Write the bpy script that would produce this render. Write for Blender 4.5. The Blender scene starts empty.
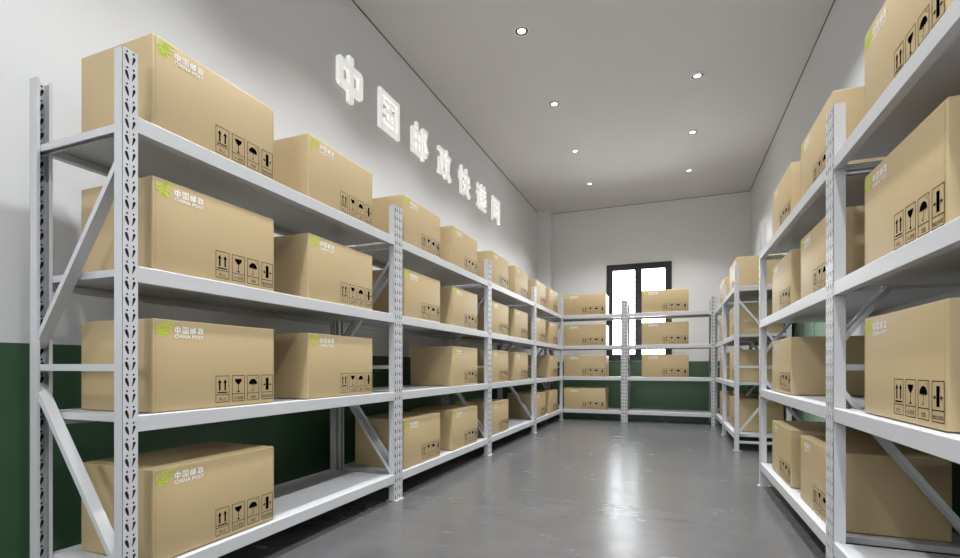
import bpy, bmesh, math, random
from mathutils import Vector, Matrix
random.seed(7)
sc = bpy.context.scene
COL = sc.collection
PI = math.pi

# ------------------------------------------------------------------ materials
def mat(name, color, rough=0.5, spec=0.5, metal=0.0, emit=None, estr=0.0, var=0.0, vscale=3.0, bump=0.0, bscale=200.0, stretch=(1, 1, 1), rvar=0.0):
    m = bpy.data.materials.new(name); m.use_nodes = True
    nt = m.node_tree; b = nt.nodes['Principled BSDF']
    b.inputs['Base Color'].default_value = (*color, 1)
    b.inputs['Roughness'].default_value = rough
    b.inputs['Metallic'].default_value = metal
    b.inputs['Specular IOR Level'].default_value = spec
    if emit:
        b.inputs['Emission Color'].default_value = (*emit, 1)
        b.inputs['Emission Strength'].default_value = estr
    if var or bump or rvar:
        tc = nt.nodes.new('ShaderNodeTexCoord'); mp = nt.nodes.new('ShaderNodeMapping')
        mp.inputs['Scale'].default_value = stretch
        nt.links.new(tc.outputs['Object'], mp.inputs['Vector'])
    if var or rvar:
        n = nt.nodes.new('ShaderNodeTexNoise'); n.inputs['Scale'].default_value = vscale
        n.inputs['Detail'].default_value = 6
        nt.links.new(mp.outputs[0], n.inputs['Vector'])
    if var:
        mx = nt.nodes.new('ShaderNodeMix'); mx.data_type = 'RGBA'
        mx.inputs['A'].default_value = (*[c * (1 - var) for c in color], 1)
        mx.inputs['B'].default_value = (*[min(1, c * (1 + var)) for c in color], 1)
        nt.links.new(n.outputs['Fac'], mx.inputs['Factor'])
        nt.links.new(mx.outputs['Result'], b.inputs['Base Color'])
    if rvar:
        mr = nt.nodes.new('ShaderNodeMapRange')
        mr.inputs['From Min'].default_value = .3; mr.inputs['From Max'].default_value = .7
        mr.inputs['To Min'].default_value = rough - rvar; mr.inputs['To Max'].default_value = rough + rvar
        nt.links.new(n.outputs['Fac'], mr.inputs['Value']); nt.links.new(mr.outputs[0], b.inputs['Roughness'])
    if bump:
        n2 = nt.nodes.new('ShaderNodeTexNoise'); n2.inputs['Scale'].default_value = bscale
        nt.links.new(mp.outputs[0], n2.inputs['Vector'])
        bp = nt.nodes.new('ShaderNodeBump'); bp.inputs['Strength'].default_value = bump; bp.inputs['Distance'].default_value = .002
        nt.links.new(n2.outputs['Fac'], bp.inputs['Height']); nt.links.new(bp.outputs[0], b.inputs['Normal'])
    return m

M = {}
M['wall'] = mat('wall_paint', (.63, .635, .645), .7, .3, var=.02, vscale=2, bump=.05)
M['green'] = mat('green_dado_paint', (.045, .100, .053), .38, .5, var=.08, vscale=3)
M['ceiling'] = mat('ceiling_paint', (.585, .575, .57), .8, .2, var=.02, vscale=1.5)
M['steel'] = mat('white_powder_coat', (.52, .525, .54), .38, .5, var=.02, vscale=9)
M['hole'] = mat('slot_shade_fill', (.02, .02, .02), .8, .1)  # black fill stands in for the darkness inside the punched holes
M['crease'] = mat('cardboard_crease', (.33, .245, .125), .7, .2)
M['card'] = mat('kraft_cardboard', (.480, .362, .198), .5, .45, var=.04, vscale=5, bump=.08, bscale=260)
M['ink'] = mat('black_ink', (.003, .003, .003), .8, .0)
M['ink_white'] = mat('white_ink', (.85, .85, .85), .5, .3)
M['ink_green'] = mat('lime_green_ink', (.47, .66, .025), .6, .1)
M['letter'] = mat('glowing_white_acrylic', (.88, .88, .87), .4, .4, emit=(1, 1, .98), estr=.42)  # weak glow added so the letters show evenly white
M['black_frame'] = mat('black_aluminium', (.012, .012, .013), .35, .5)
M['edge_shade'] = mat('painted_edge_shade', (.10, .095, .09), .8, .1)  # dark tone painted for the shade along the ceiling edge
M['lamp'] = mat('lamp_glow', (1, 1, 1), .5, .2, emit=(1, .98, .95), estr=2.2)
M['ring'] = mat('lamp_trim_white', (.8, .8, .8), .4, .4)
M['ring_dark'] = mat('lamp_baffle_black', (.01, .01, .01), .4, .4)
M['door_glass'] = mat('green_back_painted_glass', (.25, .37, .28), .12, .6, var=.10, vscale=3)

# polished concrete floor
def floor_mat():
    m = bpy.data.materials.new('polished_concrete'); m.use_nodes = True
    nt = m.node_tree; b = nt.nodes['Principled BSDF']; N = nt.nodes.new; L = nt.links.new
    tc = N('ShaderNodeTexCoord')
    def noise(scale, st, det=6, rot=0):
        mp = N('ShaderNodeMapping'); mp.inputs['Scale'].default_value = st; mp.inputs['Rotation'].default_value = (0, 0, rot)
        L(tc.outputs['Object'], mp.inputs['Vector'])
        n = N('ShaderNodeTexNoise'); n.inputs['Scale'].default_value = scale; n.inputs['Detail'].default_value = det
        n.inputs['Roughness'].default_value = .6
        L(mp.outputs[0], n.inputs['Vector']); return n
    a = noise(.9, (1, 1, 1)); c = noise(5, (.6, 1.5, 1), 5, .37)
    mx = N('ShaderNodeMix'); mx.data_type = 'FLOAT'; mx.inputs['Factor'].default_value = .55
    L(a.outputs['Fac'], mx.inputs['A']); L(c.outputs['Fac'], mx.inputs['B'])
    cr = N('ShaderNodeValToRGB'); e = cr.color_ramp.elements
    e[0].position = .25; e[0].color = (.080, .080, .083, 1)
    e[1].position = .78; e[1].color = (.124, .124, .124, 1)
    L(mx.outputs['Result'], cr.inputs['Fac']); L(cr.outputs['Color'], b.inputs['Base Color'])
    mr = N('ShaderNodeMapRange'); mr.inputs['From Min'].default_value = .3; mr.inputs['From Max'].default_value = .7
    mr.inputs['To Min'].default_value = .22; mr.inputs['To Max'].default_value = .28
    L(c.outputs['Fac'], mr.inputs['Value']); L(mr.outputs[0], b.inputs['Roughness'])
    b.inputs['Specular IOR Level'].default_value = .7
    bp = N('ShaderNodeBump'); bp.inputs['Strength'].default_value = .004; bp.inputs['Distance'].default_value = .003
    L(c.outputs['Fac'], bp.inputs['Height']); L(bp.outputs[0], b.inputs['Normal'])
    return m
M['floor'] = floor_mat()

def glass_mat():
    m = bpy.data.materials.new('clear_glass'); m.use_nodes = True
    nt = m.node_tree; nt.nodes.clear()
    o = nt.nodes.new('ShaderNodeOutputMaterial'); t = nt.nodes.new('ShaderNodeBsdfTransparent'); g = nt.nodes.new('ShaderNodeBsdfGlossy')
    g.inputs['Roughness'].default_value = .02
    f = nt.nodes.new('ShaderNodeFresnel'); f.inputs['IOR'].default_value = 1.3
    x = nt.nodes.new('ShaderNodeMixShader')
    nt.links.new(f.outputs[0], x.inputs[0]); nt.links.new(t.outputs[0], x.inputs[1]); nt.links.new(g.outputs[0], x.inputs[2])
    nt.links.new(x.outputs[0], o.inputs[0]); return m
M['glass'] = glass_mat()

# ------------------------------------------------------------------ helpers
class MB:
    def __init__(s): s.v = []; s.f = []; s.m = []
    def box(s, x0, x1, y0, y1, z0, z1, mi=0):
        n = len(s.v)
        s.v += [(x, y, z) for z in (z0, z1) for y in (y0, y1) for x in (x0, x1)]
        for q in ((0, 2, 3, 1), (4, 5, 7, 6), (0, 1, 5, 4), (2, 6, 7, 3), (0, 4, 6, 2), (1, 3, 7, 5)):
            s.f.append(tuple(n + i for i in q)); s.m.append(mi)
    def quad(s, pts, mi=0):
        n = len(s.v); s.v += list(pts); s.f.append(tuple(range(n, n + len(pts)))); s.m.append(mi)
    def prism(s, prof, A, B, up, mi=0):
        """extrude a closed 2D profile (u sideways, v up) from A to B"""
        A = Vector(A); B = Vector(B); d = (B - A).normalized(); up = Vector(up)
        side = d.cross(up).normalized(); up = side.cross(d).normalized(); n = len(s.v); k = len(prof)
        for P in (A, B): s.v += [tuple(P + side * u + up * w) for u, w in prof]
        for i in range(k):
            j = (i + 1) % k; s.f.append((n + i, n + j, n + k + j, n + k + i)); s.m.append(mi)
        s.f.append(tuple(n + i for i in reversed(range(k)))); s.m.append(mi)
        s.f.append(tuple(n + k + i for i in range(k))); s.m.append(mi)
    def cyl(s, cx, cy, z0, z1, r, n=28, mi=0, r1=None):
        r1 = r if r1 is None else r1; b = len(s.v)
        for z, rr in ((z0, r), (z1, r1)): s.v += [(cx + rr * math.cos(2 * PI * i / n), cy + rr * math.sin(2 * PI * i / n), z) for i in range(n)]
        for i in range(n):
            j = (i + 1) % n; s.f.append((b + i, b + j, b + n + j, b + n + i)); s.m.append(mi)
        s.f.append(tuple(b + i for i in reversed(range(n)))); s.m.append(mi)
        s.f.append(tuple(b + n + i for i in range(n))); s.m.append(mi)
    def ring(s, cx, cy, z0, z1, ri, ro, n=36, mi=0):
        b = len(s.v)
        for z, r in ((z0, ro), (z0, ri), (z1, ri), (z1, ro)): s.v += [(cx + r * math.cos(2 * PI * i / n), cy + r * math.sin(2 * PI * i / n), z) for i in range(n)]
        for q in range(4):
            for i in range(n):
                j = (i + 1) % n; p = ((q + 1) % 4) * n
                s.f.append((b + q * n + i, b + p + i, b + p + j, b + q * n + j)); s.m.append(mi)
    def mesh(s, name, mats):
        me = bpy.data.meshes.new(name); me.from_pydata(s.v, [], s.f)
        for q in mats: me.materials.append(q)
        me.polygons.foreach_set('material_index', s.m)
        bm = bmesh.new(); bm.from_mesh(me); bmesh.ops.recalc_face_normals(bm, faces=bm.faces); bm.to_mesh(me); bm.free()
        me.update(); return me

def link(name, me, parent=None, loc=(0, 0, 0), rz=0, bevel=0):
    o = bpy.data.objects.new(name, me); COL.objects.link(o)
    o.location = loc; o.rotation_euler = (0, 0, rz)
    if parent: o.parent = parent
    if bevel:
        b = o.modifiers.new('bevel', 'BEVEL'); b.width = bevel; b.segments = 2; b.limit_method = 'ANGLE'
    return o
def empty(name, loc, rz=0):
    o = bpy.data.objects.new(name, None); COL.objects.link(o); o.location = loc; o.rotation_euler = (0, 0, rz)
    o.empty_display_size = .1; return o
def tag(o, label, cat, group=None):
    o['label'] = label; o['category'] = cat; o['kind'] = 'thing'
    if group: o['group'] = group
    return o
def struct(o): o['kind'] = 'structure'; return o

def text_geo(txt, offset=0.0, res=2):
    """outline text -> flat triangulated verts/faces"""
    cu = bpy.data.curves.new('t', 'FONT'); cu.body = txt; cu.size = 1; cu.offset = offset; cu.resolution_u = res
    cu.fill_mode = 'FRONT'
    o = bpy.data.objects.new('t', cu); COL.objects.link(o)
    dg = bpy.context.evaluated_depsgraph_get(); me = bpy.data.meshes.new_from_object(o.evaluated_get(dg))
    v = [tuple(q.co) for q in me.vertices]; f = [tuple(p.vertices) for p in me.polygons]
    bpy.data.objects.remove(o); bpy.data.meshes.remove(me); bpy.data.curves.remove(cu)
    return v, f
def fit(v, x0, x1, z0, z1):
    xs = [q[0] for q in v]; ys = [q[1] for q in v]; a, b, c, d = min(xs), max(xs), min(ys), max(ys)
    return [(x0 + (q[0] - a) / (b - a) * (x1 - x0), z0 + (q[1] - c) / (d - c) * (z1 - z0)) for q in v]

# ------------------------------------------------------------------ dimensions of the room
XWL, XWR, YW, YF, HC = -2.469, 1.262, 9.60, -3.6, 3.95
DADO = 1.005
T = .12

def wall(name, plan, holes, axis):
    """plan: (a0,a1,b0,b1): runs along 'axis' from a0 to a1, thickness b0..b1; holes: (a0,a1,z0,z1)"""
    mb = MB(); a0, a1, b0, b1 = plan
    cuts = sorted({a0, a1, *[h[0] for h in holes], *[h[1] for h in holes]})
    for p, q in zip(cuts, cuts[1:]):
        zc = [(0, HC)]
        for h in holes:
            if h[0] <= p and q <= h[1]:
                zc = [(0, h[2]), (h[3], HC)]
        for z0, z1 in zc:
            for s0, s1, mi in ((z0, min(z1, DADO), 1), (max(z0, DADO), z1, 0)):
                if s1 - s0 > 1e-5:
                    if axis == 'y': mb.box(b0, b1, p, q, s0, s1, mi)
                    else: mb.box(p, q, b0, b1, s0, s1, mi)
    return struct(link(name, mb.mesh(name, [M['wall'], M['green']])))

WIN = (-1.160, .002, 1.02, 2.838)
FILL_WIN = (-1.7, .5, 1.2, 2.7)  # made-up window behind the camera, added to supply frontal light
wall('wall_left', (YF, YW, XWL - T, XWL), [], 'y')
DR = (4.62, 6.46, 0.0, 2.12)
wall('wall_right', (YF, YW, XWR, XWR + T), [DR], 'y')
wall('wall_back', (XWL - T, XWR + T, YW, YW + T), [WIN], 'x')
wall('wall_front', (XWL - T, XWR + T, YF - T, YF), [FILL_WIN], 'x')
mb = MB(); mb.box(XWL - T, XWR + T, YF - T, YW + T, -.1, 0); struct(link('floor', mb.mesh('floor', [M['floor']])))
mb = MB(); mb.box(XWL - T, XWR + T, YF - T, YW + T, HC, HC + .1); struct(link('ceiling', mb.mesh('ceiling', [M['ceiling']])))
# corner column (structure)
mb = MB(); mb.box(XWL, -2.207, 9.36, YW, 0, DADO, 1); mb.box(XWL, -2.207, 9.36, YW, DADO, HC, 0)
struct(link('wall_column', mb.mesh('wall_column', [M['wall'], M['green']])))
# slim dark strips painted in for the shade where the walls meet the ceiling
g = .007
mb = MB(); mb.box(XWL, XWL + g, YF, 9.36, HC - g, HC); struct(link('edge_shade_strip_1', mb.mesh('edge_shade_strip_1', [M['edge_shade']])))
mb = MB(); mb.box(XWR - g, XWR, YF, YW, HC - g, HC); struct(link('edge_shade_strip_2', mb.mesh('edge_shade_strip_2', [M['edge_shade']])))
mb = MB(); mb.box(-2.207, XWR, YW - g, YW, HC - g, HC); struct(link('edge_shade_strip_3', mb.mesh('edge_shade_strip_3', [M['edge_shade']])))

# ------------------------------------------------------------------ window, added fill window and door
def window(name, x0, x1, z0, z1, y, leaves, fr=.06, sash=.055, gap_mid=.0):
    w = struct(empty(name, ((x0 + x1) / 2, y, z0))); cx = (x0 + x1) / 2
    X0, X1, H = x0 - cx, x1 - cx, z1 - z0
    mb = MB(); d0, d1 = -.02, .09
    mb.box(X0, X0 + fr, d0, d1, 0, H); mb.box(X1 - fr, X1, d0, d1, 0, H)
    mb.box(X0 + fr, X1 - fr, d0, d1, 0, fr); mb.box(X0 + fr, X1 - fr, d0, d1, H - fr, H)
    link('window_frame', mb.mesh('window_frame', [M['black_frame']]), w, bevel=.004)
    W = (X1 - X0 - 2 * fr) / leaves
    for i in range(leaves):
        a = X0 + fr + i * W + .0005; b = a + W - .001
        mb = MB(); e = -.002; s0, s1 = -.035, .04
        mb.box(a + e, a + sash, s0, s1, fr + e, H - fr - e); mb.box(b - sash, b - e, s0, s1, fr + e, H - fr - e)
        mb.box(a + sash, b - sash, s0, s1, fr + e, fr + sash); mb.box(a + sash, b - sash, s0, s1, H - fr - sash, H - fr - e)
        s = link('casement', mb.mesh('casement', [M['black_frame']]), w, bevel=.005)
        mb = MB(); mb.box(a + sash, b - sash, 0, .006, fr + sash, H - fr - sash)
        link('glass_pane', mb.mesh('glass_pane', [M['glass']]), s)
    return w
window('window_1', *WIN, YW, 2, fr=.055, sash=.062)
mb = MB(); hx = (WIN[0] + WIN[1]) / 2
window('added_fill_window', FILL_WIN[0], FILL_WIN[1], FILL_WIN[2], FILL_WIN[3], YF - T + .02, 3)  # unseen window, added for fill light from behind the camera

dr = struct(empty('door_1', (XWR, (DR[0] + DR[1]) / 2, 0)))
mb = MB(); hy = (DR[1] - DR[0]) / 2
mb.box(-.008, .09, -hy, -hy + .04, 0, DR[3]); mb.box(-.008, .09, hy - .04, hy, 0, DR[3]); mb.box(-.008, .09, -hy + .04, hy - .04, DR[3] - .04, DR[3])
link('door_frame', mb.mesh('door_frame', [M['black_frame']]), dr)
for a, b in ((-hy + .044, -.011), (.011, hy - .044)):
    mb = MB(); mb.box(.012, .030, a, b, .008, DR[3] - .045)
    lf = link('door_leaf', mb.mesh('door_leaf', [M['door_glass']]), dr)
mb = MB(); mb.box(.045, .055, -hy + .04, hy - .04, 0, DR[3] - .04); link('door_backing', mb.mesh('door_backing', [M['hole']]), dr)

# ------------------------------------------------------------------ ceiling downlights
RX = (-1.266, .250)
def lamp_meshes():
    a = MB(); a.ring(0, 0, -.006, 0.0, .0585, .068); a = a.mesh('trim_ring', [M['ring']])
    b = MB(); b.ring(0, 0, -.0045, 0.0, .039, .0584); b = b.mesh('baffle', [M['ring_dark']])
    c = MB(); c.cyl(0, 0, -.0035, -.0005, .0389); c = c.mesh('lamp_lens', [M['lamp']])
    return a, b, c
LM = lamp_meshes()
rowname = {0: 'left', 1: 'right'}
ords = ['farthest from the camera', 'second from the far wall', 'third from the far wall', 'fourth from the far wall', 'fifth from the far wall', 'sixth from the far wall', 'seventh from the far wall', 'eighth from the far wall']
for r, x in enumerate(RX):
    for k in range(8):
        y = 8.243 - 1.326 * k
        seen = k <= (3 if r == 0 else 2)
        if True:
            t = tag(empty('recessed_downlight', (x, y, HC)), 'round recessed downlight in the %s ceiling row, %s' % (rowname[r], ords[k]), 'ceiling light', 'recessed ceiling downlights')
            for me, n in zip(LM, ('trim_ring', 'baffle', 'lamp_lens')): link(n, me, t)
        l = bpy.data.lights.new('downlight_beam', 'SPOT'); l.energy = 170; l.spot_size = math.radians(112); l.spot_blend = .6
        l.shadow_soft_size = .045; l.color = (.97, .985, 1)
        lo = bpy.data.objects.new('downlight_beam', l); COL.objects.link(lo); lo.location = (x, y, HC - .02)
        lo.parent = None

# ------------------------------------------------------------------ shelving
W, DX, D, H = .0514, .0438, .53, 2.0
LEV = (.182, .739, 1.262, 1.784)

def upright_mesh():
    """C channel, outer web in the plane y=0 facing -y, flanges going +y, x from 0 to W"""
    n = 36; pitch = (H - .004) / n; z0 = (H - n * pitch) / 2
    bm = bmesh.new()
    def drop(cx, cz, s):
        pts = []
        for i in range(7):   # round head
            a = PI * (-.05 + 1.1 * i / 6); pts.append((cx - s * .0025 + .0052 * math.cos(a), cz + .0095 + .0052 * math.sin(a)))
        pts += [(cx - .0046 - s * .001, cz - .001), (cx + s * .0040 - .0018, cz - .0155), (cx + s * .0050 + .0018, cz - .0155), (cx + .0050 + s * .0012, cz - .001)]
        return pts
    def circ(cx, cz, r): return [(cx + r * math.cos(2 * PI * i / 8), cz + r * math.sin(2 * PI * i / 8)) for i in range(8)]
    holes = []
    cell = []
    rect = [(0.0, -.5 * pitch), (W, -.5 * pitch), (W, .5 * pitch), (0.0, .5 * pitch)]
    cx1, cx2 = W * .29, W * .71
    hs = [drop(cx1, -.005, 1), drop(cx2, -.005, -1), circ(cx1, .0195, .0040), circ(cx2, .0195, .0040)]
    ed = []
    for loop in [rect] + hs:
        vs = [bm.verts.new((p[0], 0, p[1])) for p in loop]
        ed += [bm.edges.new((vs[i], vs[(i + 1) % len(vs)])) for i in range(len(vs))]
    bmesh.ops.triangle_fill(bm, use_beauty=True, use_dissolve=False, edges=ed)
    bm.verts.index_update()
    V = [v.co.copy() for v in bm.verts]; F = []
    def inside(p, poly):
        c = False; j = len(poly) - 1
        for i in range(len(poly)):
            xi, zi = poly[i]; xj, zj = poly[j]
            if (zi > p[1]) != (zj > p[1]) and p[0] < (xj - xi) * (p[1] - zi) / (zj - zi) + xi: c = not c
            j = i
        return c
    for f in bm.faces:
        c = f.calc_center_median()
        if not any(inside((c.x, c.z), h) for h in hs): F.append([v.index for v in f.verts])
    bm.free()
    mb = MB(); th = .0025
    for k in range(n):
        zc = z0 + (k + .5) * pitch
        for yy in (0.0, th):
            b = len(mb.v); mb.v += [(v.x, yy, v.z + zc) for v in V]
            for f in F: mb.f.append(tuple(b + i for i in f)); mb.m.append(0)
        for h in hs:
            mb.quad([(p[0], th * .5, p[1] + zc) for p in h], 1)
            for i in range(len(h)):
                j = (i + 1) % len(h)
                mb.quad([(h[i][0], 0, h[i][1] + zc), (h[j][0], 0, h[j][1] + zc), (h[j][0], th, h[j][1] + zc), (h[i][0], th, h[i][1] + zc)], 0)
    for a, b in ((0, z0), (H - z0, H)): mb.box(0, W, 0, th, a, b)
    mb.box(0, th, th, DX, 0, H); mb.box(W - th, W, th, DX, 0, H)
    mb.box(th, .011, DX - th, DX, 0, H); mb.box(W - .011, W - th, DX - th, DX, 0, H)
    me = bpy.data.meshes.new('upright'); me.from_pydata(mb.v, [], mb.f)
    for q in (M['steel'], M['hole']): me.materials.append(q)
    me.polygons.foreach_set('material_index', mb.m); me.update()
    return me
UP = upright_mesh()
mb = MB(); mb.box(0, W, -.012, DX + .026, .0005, .0045); mb.cyl(W / 2, DX + .014, .0045, .010, .006, 6)
FOOT = mb.mesh('foot_plate', [M['steel']])
BM_CACHE = {}
def beam_mesh(L):
    if ('b', L) not in BM_CACHE:
        mb = MB()
        prof = [(0.001, -.058), (.034, -.058), (.034, -.030), (.022, -.030), (.022, -.002), (.018, 0), (.004, 0), (.001, -.003)]
        # profile in (y, z); run along x
        n = len(prof)
        for x in (0, L): mb.v += [(x, y, z) for y, z in prof]
        for i in range(n):
            j = (i + 1) % n; mb.f.append((i, j, n + j, n + i)); mb.m.append(0)
        mb.f.append(tuple(range(n))); mb.m.append(0); mb.f.append(tuple(n + i for i in range(n))); mb.m.append(0)
        # groove pressed along the inner side
        BM_CACHE[('b', L)] = mb.mesh('beam', [M['steel']])
    return BM_CACHE[('b', L)]
def board_mesh(L):
    if ('d', L) not in BM_CACHE:
        mb = MB(); mb.box(.001, L - .001, .0225, D - .0225, -.0295, -.003)
        BM_CACHE[('d', L)] = mb.mesh('shelf_board', [M['steel']])
    return BM_CACHE[('d', L)]
def channel(hw, hh, up):
    t = .004; s = 1 if up else -1      # half width along the run, half height in the frame plane, open side
    p = [(-hw, -hh * s), (hw, -hh * s), (hw, hh * s), (hw * .55, hh * s), (hw * .55, (hh - t) * s), (hw - t, (hh - t) * s), (hw - t, (t - hh) * s), (t - hw, (t - hh) * s), (t - hw, (hh - t) * s), (-hw * .55, (hh - t) * s), (-hw * .55, hh * s), (-hw, hh * s)]
    return p
def brace_mesh(A, B, nm, hw, hh, up):
    mb = MB(); d = (Vector(B) - Vector(A)).normalized(); ax = Vector((1, 0, 0)); upv = ax.cross(d)
    if upv.z < 0: upv = -upv
    mb.prism(channel(hw, hh, up), A, B, upv); return mb.mesh(nm, [M['steel']])
y0, y1 = .010, D - .010
def brace_set(up, flip):
    f = (lambda y: D - y) if flip else (lambda y: y)
    out = [('horizontal_brace', brace_mesh((0, .004, z), (0, D - .004, z), 'horizontal_brace', .014, .0125, False)) for z in (1.735, .906, .098)]
    out += [('diagonal_brace', brace_mesh((0, f(y0), 1.660), (0, f(y1), .985), 'diagonal_brace', .019, .0105, up)),
            ('diagonal_brace', brace_mesh((0, f(y1), .840), (0, f(y0), .160), 'diagonal_brace', .019, .0105, not up))]
    return out
BRS = {(u, f): brace_set(u, f) for u in (True, False) for f in (True, False)}

def rack(loc, rz, length, label, flip=False):
    r = tag(empty('shelving_rack', loc, rz), label, 'shelving', 'white steel shelving racks')
    for x in (0, length - W):
        for front in (True, False):
            u = link('upright', UP, r, (x, 0, 0) if front else (x + W, D, 0), 0 if front else PI)
            link('foot_plate', FOOT, u)
        for n, me in BRS[(x == 0, flip)]: link(n, me, r, (x + W / 2, 0, 0))
    L = round(length - 2 * W, 4)
    for z in LEV:
        link('beam', beam_mesh(L), r, (W, 0, z), bevel=.0015)
        link('beam', beam_mesh(L), r, (length - W, D, z), PI, bevel=.0015)
        link('shelf_board', board_mesh(L), r, (W, 0, z), bevel=.0015)
    return r
XL, Y1, P1 = -1.7355, 1.1045, 1.803
XR, XF, YB = .625, .630, 8.36
G = .0015
for k, q in enumerate(('nearest the camera', 'second from the near end', 'third from the near end', 'in the far corner')):
    rack((XL, Y1 + k * P1, 0), PI / 2, P1 - G, 'white steel shelving rack along the left wall, ' + q)
rack((XR, 2.4825 - G, 0), -PI / 2, P1 - G, 'white steel shelving rack on the right, cut off by the right picture edge', True)
rack((XR, 2.4825 + P1 - G, 0), -PI / 2, P1 - G, 'white steel shelving rack on the right, second from the camera', True)
rack((XF, 7.25 - G, 0), -PI / 2, 1.35 - G, 'smaller white steel shelving rack on the right, nearer one of the far pair')
rack((XF, 8.60 - G, 0), -PI / 2, 1.35 - G, 'smaller white steel shelving rack on the right, in the far corner')
rack((-.727 - 1.35, YB, 0), 0, 1.35 - G, 'white steel shelving rack before the back wall, left of the centre post')
rack((-.727, YB, 0), 0, 1.35 - G, 'white steel shelving rack before the back wall, right of the centre post')

# ------------------------------------------------------------------ parcel boxes
GLYPH = {
 '中': [(13, (10, 30, 90, 30)), (13, (10, 76, 90, 76)), (13, (10, 30, 10, 76)), (13, (90, 30, 90, 76)), (14, (50, 2, 50, 98))],
 '国': [(11, (6, 6, 94, 6)), (11, (6, 94, 94, 94)), (11, (6, 2, 6, 98)), (11, (94, 2, 94, 98)), (9, (26, 76, 74, 76)), (9, (28, 51, 72, 51)), (9, (24, 25, 76, 25)), (9, (50, 25, 50, 76)), (8, (64, 42, 70, 34))],
 '邮': [(10, (6, 12, 52, 12)), (9, (6, 42, 52, 42)), (10, (6, 72, 52, 72)), (10, (6, 8, 6, 76)), (10, (52, 8, 52, 76)), (10, (29, 12, 29, 98)), (11, (68, 2, 68, 92)), (10, (68, 92, 92, 92, 82, 62, 95, 36, 86, 20, 76, 22))],
 '政': [(10, (4, 88, 54, 88)), (10, (32, 88, 32, 14)), (9, (32, 54, 52, 54)), (9, (12, 58, 12, 14)), (11, (4, 12, 54, 18)), (10, (68, 98, 58, 66)), (10, (62, 80, 96, 80)), (10, (88, 80, 78, 38, 54, 6)), (10, (62, 58, 76, 30, 96, 6))],
 '快': [(11, (19, 2, 19, 98)), (9, (6, 76, 4, 54)), (9, (32, 82, 36, 66)), (10, (42, 75, 90, 75)), (10, (90, 75, 90, 46)), (10, (38, 46, 97, 46)), (11, (65, 98, 65, 46, 56, 22, 38, 5)), (11, (67, 44, 78, 20, 96, 5))],
 '递': [(10, (8, 92, 18, 80)), (10, (4, 60, 20, 60, 20, 22, 6, 8)), (10, (12, 16, 30, 6, 97, 5)), (8, (46, 98, 52, 88)), (8, (82, 98, 76, 88)), (9, (38, 84, 90, 84, 90, 66, 42, 66, 40, 48, 94, 48, 94, 28, 84, 26)), (10, (65, 84, 65, 14)), (9, (62, 44, 38, 22))],
 '间': [(11, (10, 97, 20, 85)), (11, (9, 2, 9, 76)), (11, (36, 92, 92, 92, 92, 4, 80, 4)), (9, (34, 22, 34, 70)), (9, (68, 22, 68, 70)), (9, (34, 70, 68, 70)), (9, (34, 46, 68, 46)), (9, (34, 22, 68, 22))],
}
def glyph_quads(ch, bold=1.0):
    out = []
    for w, p in GLYPH[ch]:
        w *= bold
        pts = [Vector((p[i], p[i + 1])) for i in range(0, len(p), 2)]; n = len(pts) - 1
        for i in range(n):
            a, b = pts[i], pts[i + 1]; d = (b - a).normalized(); q = Vector((-d.y, d.x)) * w / 2
            a2 = a - d * (w / 2 if i else w * .25 if n > 0 else 0); b2 = b + d * (w / 2 if i < n - 1 else w * .25)
            out.append([tuple((v.x / 100, v.y / 100)) for v in (a2 - q, b2 - q, b2 + q, a2 + q)])
    return out
def glyph_text(txt, pitch):
    V, F = [], []
    for k, ch in enumerate(txt):
        for q in glyph_quads(ch, 1.25):
            b = len(V); V += [(x + k * pitch, y) for x, y in q]; F.append((b, b + 1, b + 2, b + 3))
    return V, F
T_CN = glyph_text('中国邮政', 1.28); T_EN = text_geo('CHINA POST', .010)
T_S = [text_geo(s, .003) for s in ('向上', '小心轻放', '怕湿', '由此处夹起')]

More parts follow.
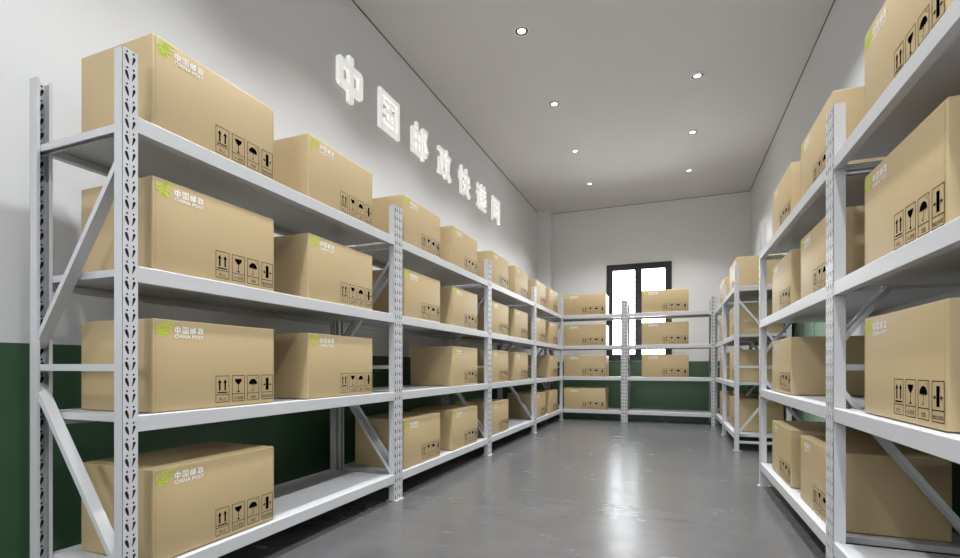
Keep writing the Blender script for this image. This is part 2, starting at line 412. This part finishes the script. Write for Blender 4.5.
def carton_meshes(w, d, h):
    kx, kz = w / .588, h / .343
    bm = bmesh.new(); bmesh.ops.create_cube(bm, size=1)
    for v in bm.verts: v.co = Vector(((v.co.x + .5) * w, (v.co.y + .5) * d, (v.co.z + .5) * h))
    bmesh.ops.bevel(bm, geom=bm.edges[:], offset=.006, segments=3, profile=.5, affect='EDGES')
    for f in bm.faces: f.smooth = True
    for x in (.0098, w - .0108):
        q = [bm.verts.new(c) for c in ((x, -.0004, .007), (x + .0012, -.0004, .007), (x + .0012, -.0004, h - .007), (x, -.0004, h - .007))]
        bm.faces.new(q).material_index = 1
    body = bpy.data.meshes.new('carton'); bm.to_mesh(body); bm.free(); body.materials.append(M['card']); body.materials.append(M['crease'])
    e = -.0005; stk = [0]
    def P(x, z, off=0): return ((x + .0040 + (.0065 if x > .23 else 0)) * kx, e - stk[0], z * kz)
    def step(): stk[0] += .000012
    # emblem: lime lattice of folded bars, x .011-.075, z .281-.334
    lg = MB()
    def bar(mb, x0, z0, x1, z1, mi=0, sk=0.0):
        mb.quad([P(x0 + sk * z0, z0), P(x1 + sk * z0, z0), P(x1 + sk * z1, z1), P(x0 + sk * z1, z1)], mi)
    ox, oz, sx, sz = .010, .280, .066, .054
    def hb(y, a, b, t=.085): bar2(a, b, 1 - y - t / 2, 1 - y + t / 2)
    def bar2(a, b, c, dd):
        sh = .12; step()
        lg.quad([P(ox + sx * (a + sh * (c - .5)), oz + sz * c), P(ox + sx * (b + sh * (c - .5)), oz + sz * c), P(ox + sx * (b + sh * (dd - .5)), oz + sz * dd), P(ox + sx * (a + sh * (dd - .5)), oz + sz * dd)], 0)
    t1 = .088
    hb(.06, .34, .98, t1); hb(.22, .30, .66, t1); hb(.37, .00, .60, t1); hb(.37, .70, .95, t1); hb(.50, .36, .56, t1)
    hb(.63, .00, .30, t1); hb(.63, .62, .93, t1); hb(.78, .26, .60, t1); hb(.95, .20, .66, t1)
    def vb(x, a, b, t=.075): bar2(x - t / 2, x + t / 2, 1 - b, 1 - a)
    vb(.33, .06, .22); vb(.63, .22, .37); vb(.03, .37, .63); vb(.35, .50, .78); vb(.57, .50, .60); vb(.22, .63, .95); vb(.64, .63, .95)
    for txt, r in ((T_CN, (.081, .204, .2935, .3195)), (T_EN, (.081, .204, .2745, .2895))):
        q = fit(txt[0], *r); b = len(lg.v)
        for qi, (x, z) in enumerate(q):
            if txt is T_CN and qi % 4 == 0: step()
            lg.v.append(P(x, z))
        for f in txt[1]: lg.f.append(tuple(b + i for i in f)); lg.m.append(1)
    # drop a hair so that crossing bars of the emblem never share a plane
    logo = bpy.data.meshes.new('printed_logo'); logo.from_pydata(lg.v, [], lg.f)
    for q in (M['ink_green'], M['ink_white']): logo.materials.append(q)
    logo.polygons.foreach_set('material_index', lg.m); logo.update()
    hs = MB(); bz0, bz1, dz = .019, .130, .050
    stk[0] = 0
    def R(x0, z0, x1, z1): step(); hs.quad([P(x0, z0), P(x1, z0), P(x1, z1), P(x0, z1)])
    def poly(pts): step(); hs.quad([P(x, z) for x, z in pts])
    t = .0023
    for i, tx in enumerate(T_S):
        x0 = .2545 + i * .0815; x1 = x0 + .0665; c = (x0 + x1) / 2
        R(x0, bz0, x0 + t, bz1); R(x1 - t, bz0, x1, bz1); R(x0 + t, bz0, x1 - t, bz0 + t); R(x0 + t, bz1 - t, x1 - t, bz1); R(x0 + t, dz, x1 - t, dz + t)
        tw = (.032, .050, .026, .056)[i]
        q = fit(tx[0], c - tw / 2, c + tw / 2, .0265, .0405 if i != 3 else .0395); b = len(hs.v); hs.v += [P(x, z) for x, z in q]
        for f in tx[1]: hs.f.append(tuple(b + j for j in f)); hs.m.append(0)
        if i == 0:
            for s in (-.0135, .0135):
                R(c + s - .0040, .068, c + s + .0040, .101); poly([(c + s - .0095, .0995), (c + s + .0095, .0995), (c + s, .1150)])
            R(c - .024, .0575, c + .024, .0625)
        elif i == 1:
            poly([(c - .0185, .115), (c - .0165, .104), (c - .008, .095), (c + .008, .095), (c + .0165, .104), (c + .0185, .115)])
            poly([(c - .008, .095), (c - .0015, .090), (c + .0015, .090), (c + .008, .095)])
            R(c - .0015, .063, c + .0015, .0902); poly([(c - .0085, .058), (c + .0085, .058), (c + .0015, .0655), (c - .0015, .0655)])
        elif i == 2:
            n = 14; arc = [(c - .001 + .0235 * math.cos(PI * k / n), .0885 + .0255 * math.sin(PI * k / n)) for k in range(n + 1)]
            low = []
            for k in range(4):
                xa = c - .001 - .0235 + .047 * (k + .5) / 4; xb = c - .001 - .0235 + .047 * (k + 1) / 4
                low.append((xa, .0915)); 
                if k < 3: low.append((xb, .0860))
            poly(arc + low)
            R(c - .0015, .064, c + .0005, .0915); R(c - .0075, .060, c - .0015 + .002, .0625); R(c - .0075, .0625, c - .0055, .067)
            for a, b_ in ((.017, .1165), (.021, .112), (.013, .120), (.0225, .119)): R(c + a, b_, c + a + .003, b_ + .0025)
        else:
            R(c - .0085, .061, c + .0085, .1165)
            poly([(c - .0245, .0875), (c - .0245, .0835), (c - .0185, .0835), (c - .0185, .0785), (c - .0110, .0855), (c - .0185, .0925), (c - .0185, .0875)])
            poly([(c + .0245, .0875), (c + .0185, .0875), (c + .0185, .0925), (c + .0110, .0855), (c + .0185, .0785), (c + .0185, .0835), (c + .0245, .0835)])
    sym = bpy.data.meshes.new('handling_symbols'); sym.from_pydata(hs.v, [], hs.f); sym.materials.append(M['ink']); sym.update()
    return body, logo, sym
CART = {'std': carton_meshes(.588, .414, .348), 'wide': carton_meshes(.705, .46, .360)}

def carton(kind, loc, rz, label, group):
    c = tag(empty('cardboard_box', loc, rz), label, 'box', group)
    for me, n in zip(CART[kind], ('carton', 'printed_logo', 'handling_symbols')):
        o = link(n, me, c)
        if n == 'handling_symbols': o['label'] = 'row of four black handling symbols'
        if n == 'printed_logo': o['label'] = 'lime green emblem with white lettering'
SH = {0: 'bottom shelf', 1: 'second-lowest shelf', 2: 'second-highest shelf', 3: 'top shelf'}
ORD = ['nearest the camera', 'second from near end', 'third from near end', 'fourth from near end', 'fifth from near end', 'sixth from near end', 'seventh from near end', 'farthest from the camera']
def zc(l): return LEV[l] + .0002
LB = [1.228 + (i // 2) * 1.80 + (i % 2) * .825 for i in range(8)]
ROW = {3: range(8), 2: range(8), 1: (0, 1, 3, 4, 5, 7), 0: (0, 2, 3, 4, 6, 7)}
for l in (3, 2, 1, 0):
    ids = list(ROW[l])
    for n, i in enumerate(ids):
        o_ = ORD[7] if n == len(ids) - 1 else ORD[n]
        carton('std', (-1.765, LB[i], zc(l)), PI / 2, 'cardboard box on the %s of the left rack, %s' % (SH[l], o_), 'parcel boxes on the left rack')
# right near rack: local x runs from far to near; far ends at these Y
RB = {3: (2.211, 3.177, 3.997), 2: (2.211, 3.177, 3.997), 1: (2.211, 3.997), 0: (3.177, 3.997)}
RW = ['nearest the camera', 'second from near end', 'farthest from the camera']
for l, ys in RB.items():
    for n, y in enumerate(ys):
        o_ = RW[2] if n == len(ys) - 1 else RW[n]
        carton('std', (.665, y, zc(l)), -PI / 2, 'cardboard box, %s of near right rack, %s' % (SH[l], o_), 'parcel boxes on the near right rack')
for l in (3, 2, 1, 0):
    for n, y in enumerate((6.90, 8.27)):
        carton('wide', (.68, y, zc(l)), -PI / 2, 'cardboard box, %s of far right rack, %s' % (SH[l], ('nearer of the two', 'farther of the two')[n]), 'parcel boxes on the far right rack')
for l in (3, 2, 1, 0):
    carton('wide', (-1.735, YB + .03, zc(l)), 0, 'wide cardboard box, %s of back rack, left of centre post' % SH[l], 'parcel boxes on the back racks')
    if l: carton('wide', (-.455, YB + .03, zc(l)), 0, 'wide cardboard box, %s of back rack, right of centre post' % SH[l], 'parcel boxes on the back racks')

# ------------------------------------------------------------------ raised letters on the left wall
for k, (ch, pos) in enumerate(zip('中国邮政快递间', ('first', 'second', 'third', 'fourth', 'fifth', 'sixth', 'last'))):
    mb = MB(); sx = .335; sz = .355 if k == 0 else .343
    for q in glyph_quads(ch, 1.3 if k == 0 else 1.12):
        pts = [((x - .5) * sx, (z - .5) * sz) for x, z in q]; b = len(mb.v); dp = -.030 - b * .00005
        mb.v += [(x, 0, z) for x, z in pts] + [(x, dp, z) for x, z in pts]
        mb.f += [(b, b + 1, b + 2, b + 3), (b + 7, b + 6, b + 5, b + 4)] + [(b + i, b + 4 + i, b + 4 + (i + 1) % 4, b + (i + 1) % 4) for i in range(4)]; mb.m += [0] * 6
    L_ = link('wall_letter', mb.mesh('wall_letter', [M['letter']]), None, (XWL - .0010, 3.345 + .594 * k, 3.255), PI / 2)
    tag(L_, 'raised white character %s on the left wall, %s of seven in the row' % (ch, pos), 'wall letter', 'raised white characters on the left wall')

# ------------------------------------------------------------------ light from outside
w = bpy.data.worlds.new('daylight'); sc.world = w; w.use_nodes = True
bg = w.node_tree.nodes['Background']; bg.inputs[0].default_value = (.94, .97, 1, 1); bg.inputs[1].default_value = 15.0
def portal(x0, x1, z0, z1, y, rx):
    l = bpy.data.lights.new('window_daylight', 'AREA'); l.shape = 'RECTANGLE'; l.size = x1 - x0; l.size_y = z1 - z0
    l.cycles.is_portal = True
    o = bpy.data.objects.new('window_daylight', l); COL.objects.link(o); o.location = ((x0 + x1) / 2, y, (z0 + z1) / 2); o.rotation_euler = (rx, 0, 0)
portal(*WIN, YW + T + .01, -PI / 2)
portal(*FILL_WIN, YF - T - .01, PI / 2)  # daylight portal of the added window behind the camera

# ------------------------------------------------------------------ camera
cam = bpy.data.cameras.new('camera'); co = bpy.data.objects.new('camera', cam); COL.objects.link(co)
cam.sensor_width = 36; cam.lens = 489.4 / 960 * 36
cam.shift_y = (366.56 - 279) / 960
co.location = (0, 0, .9094); co.rotation_euler = (PI / 2, 0, math.radians(21.39))
cam.clip_start = .02
sc.camera = co
sc.view_settings.view_transform = 'Standard'; sc.view_settings.look = 'None'
sc.view_settings.gamma = 1; sc.view_settings.use_curve_mapping = False
sc.view_settings.exposure = -0.12
sc.cycles.max_bounces = 10; sc.cycles.diffuse_bounces = 6
sc.cycles.sample_clamp_indirect = 8
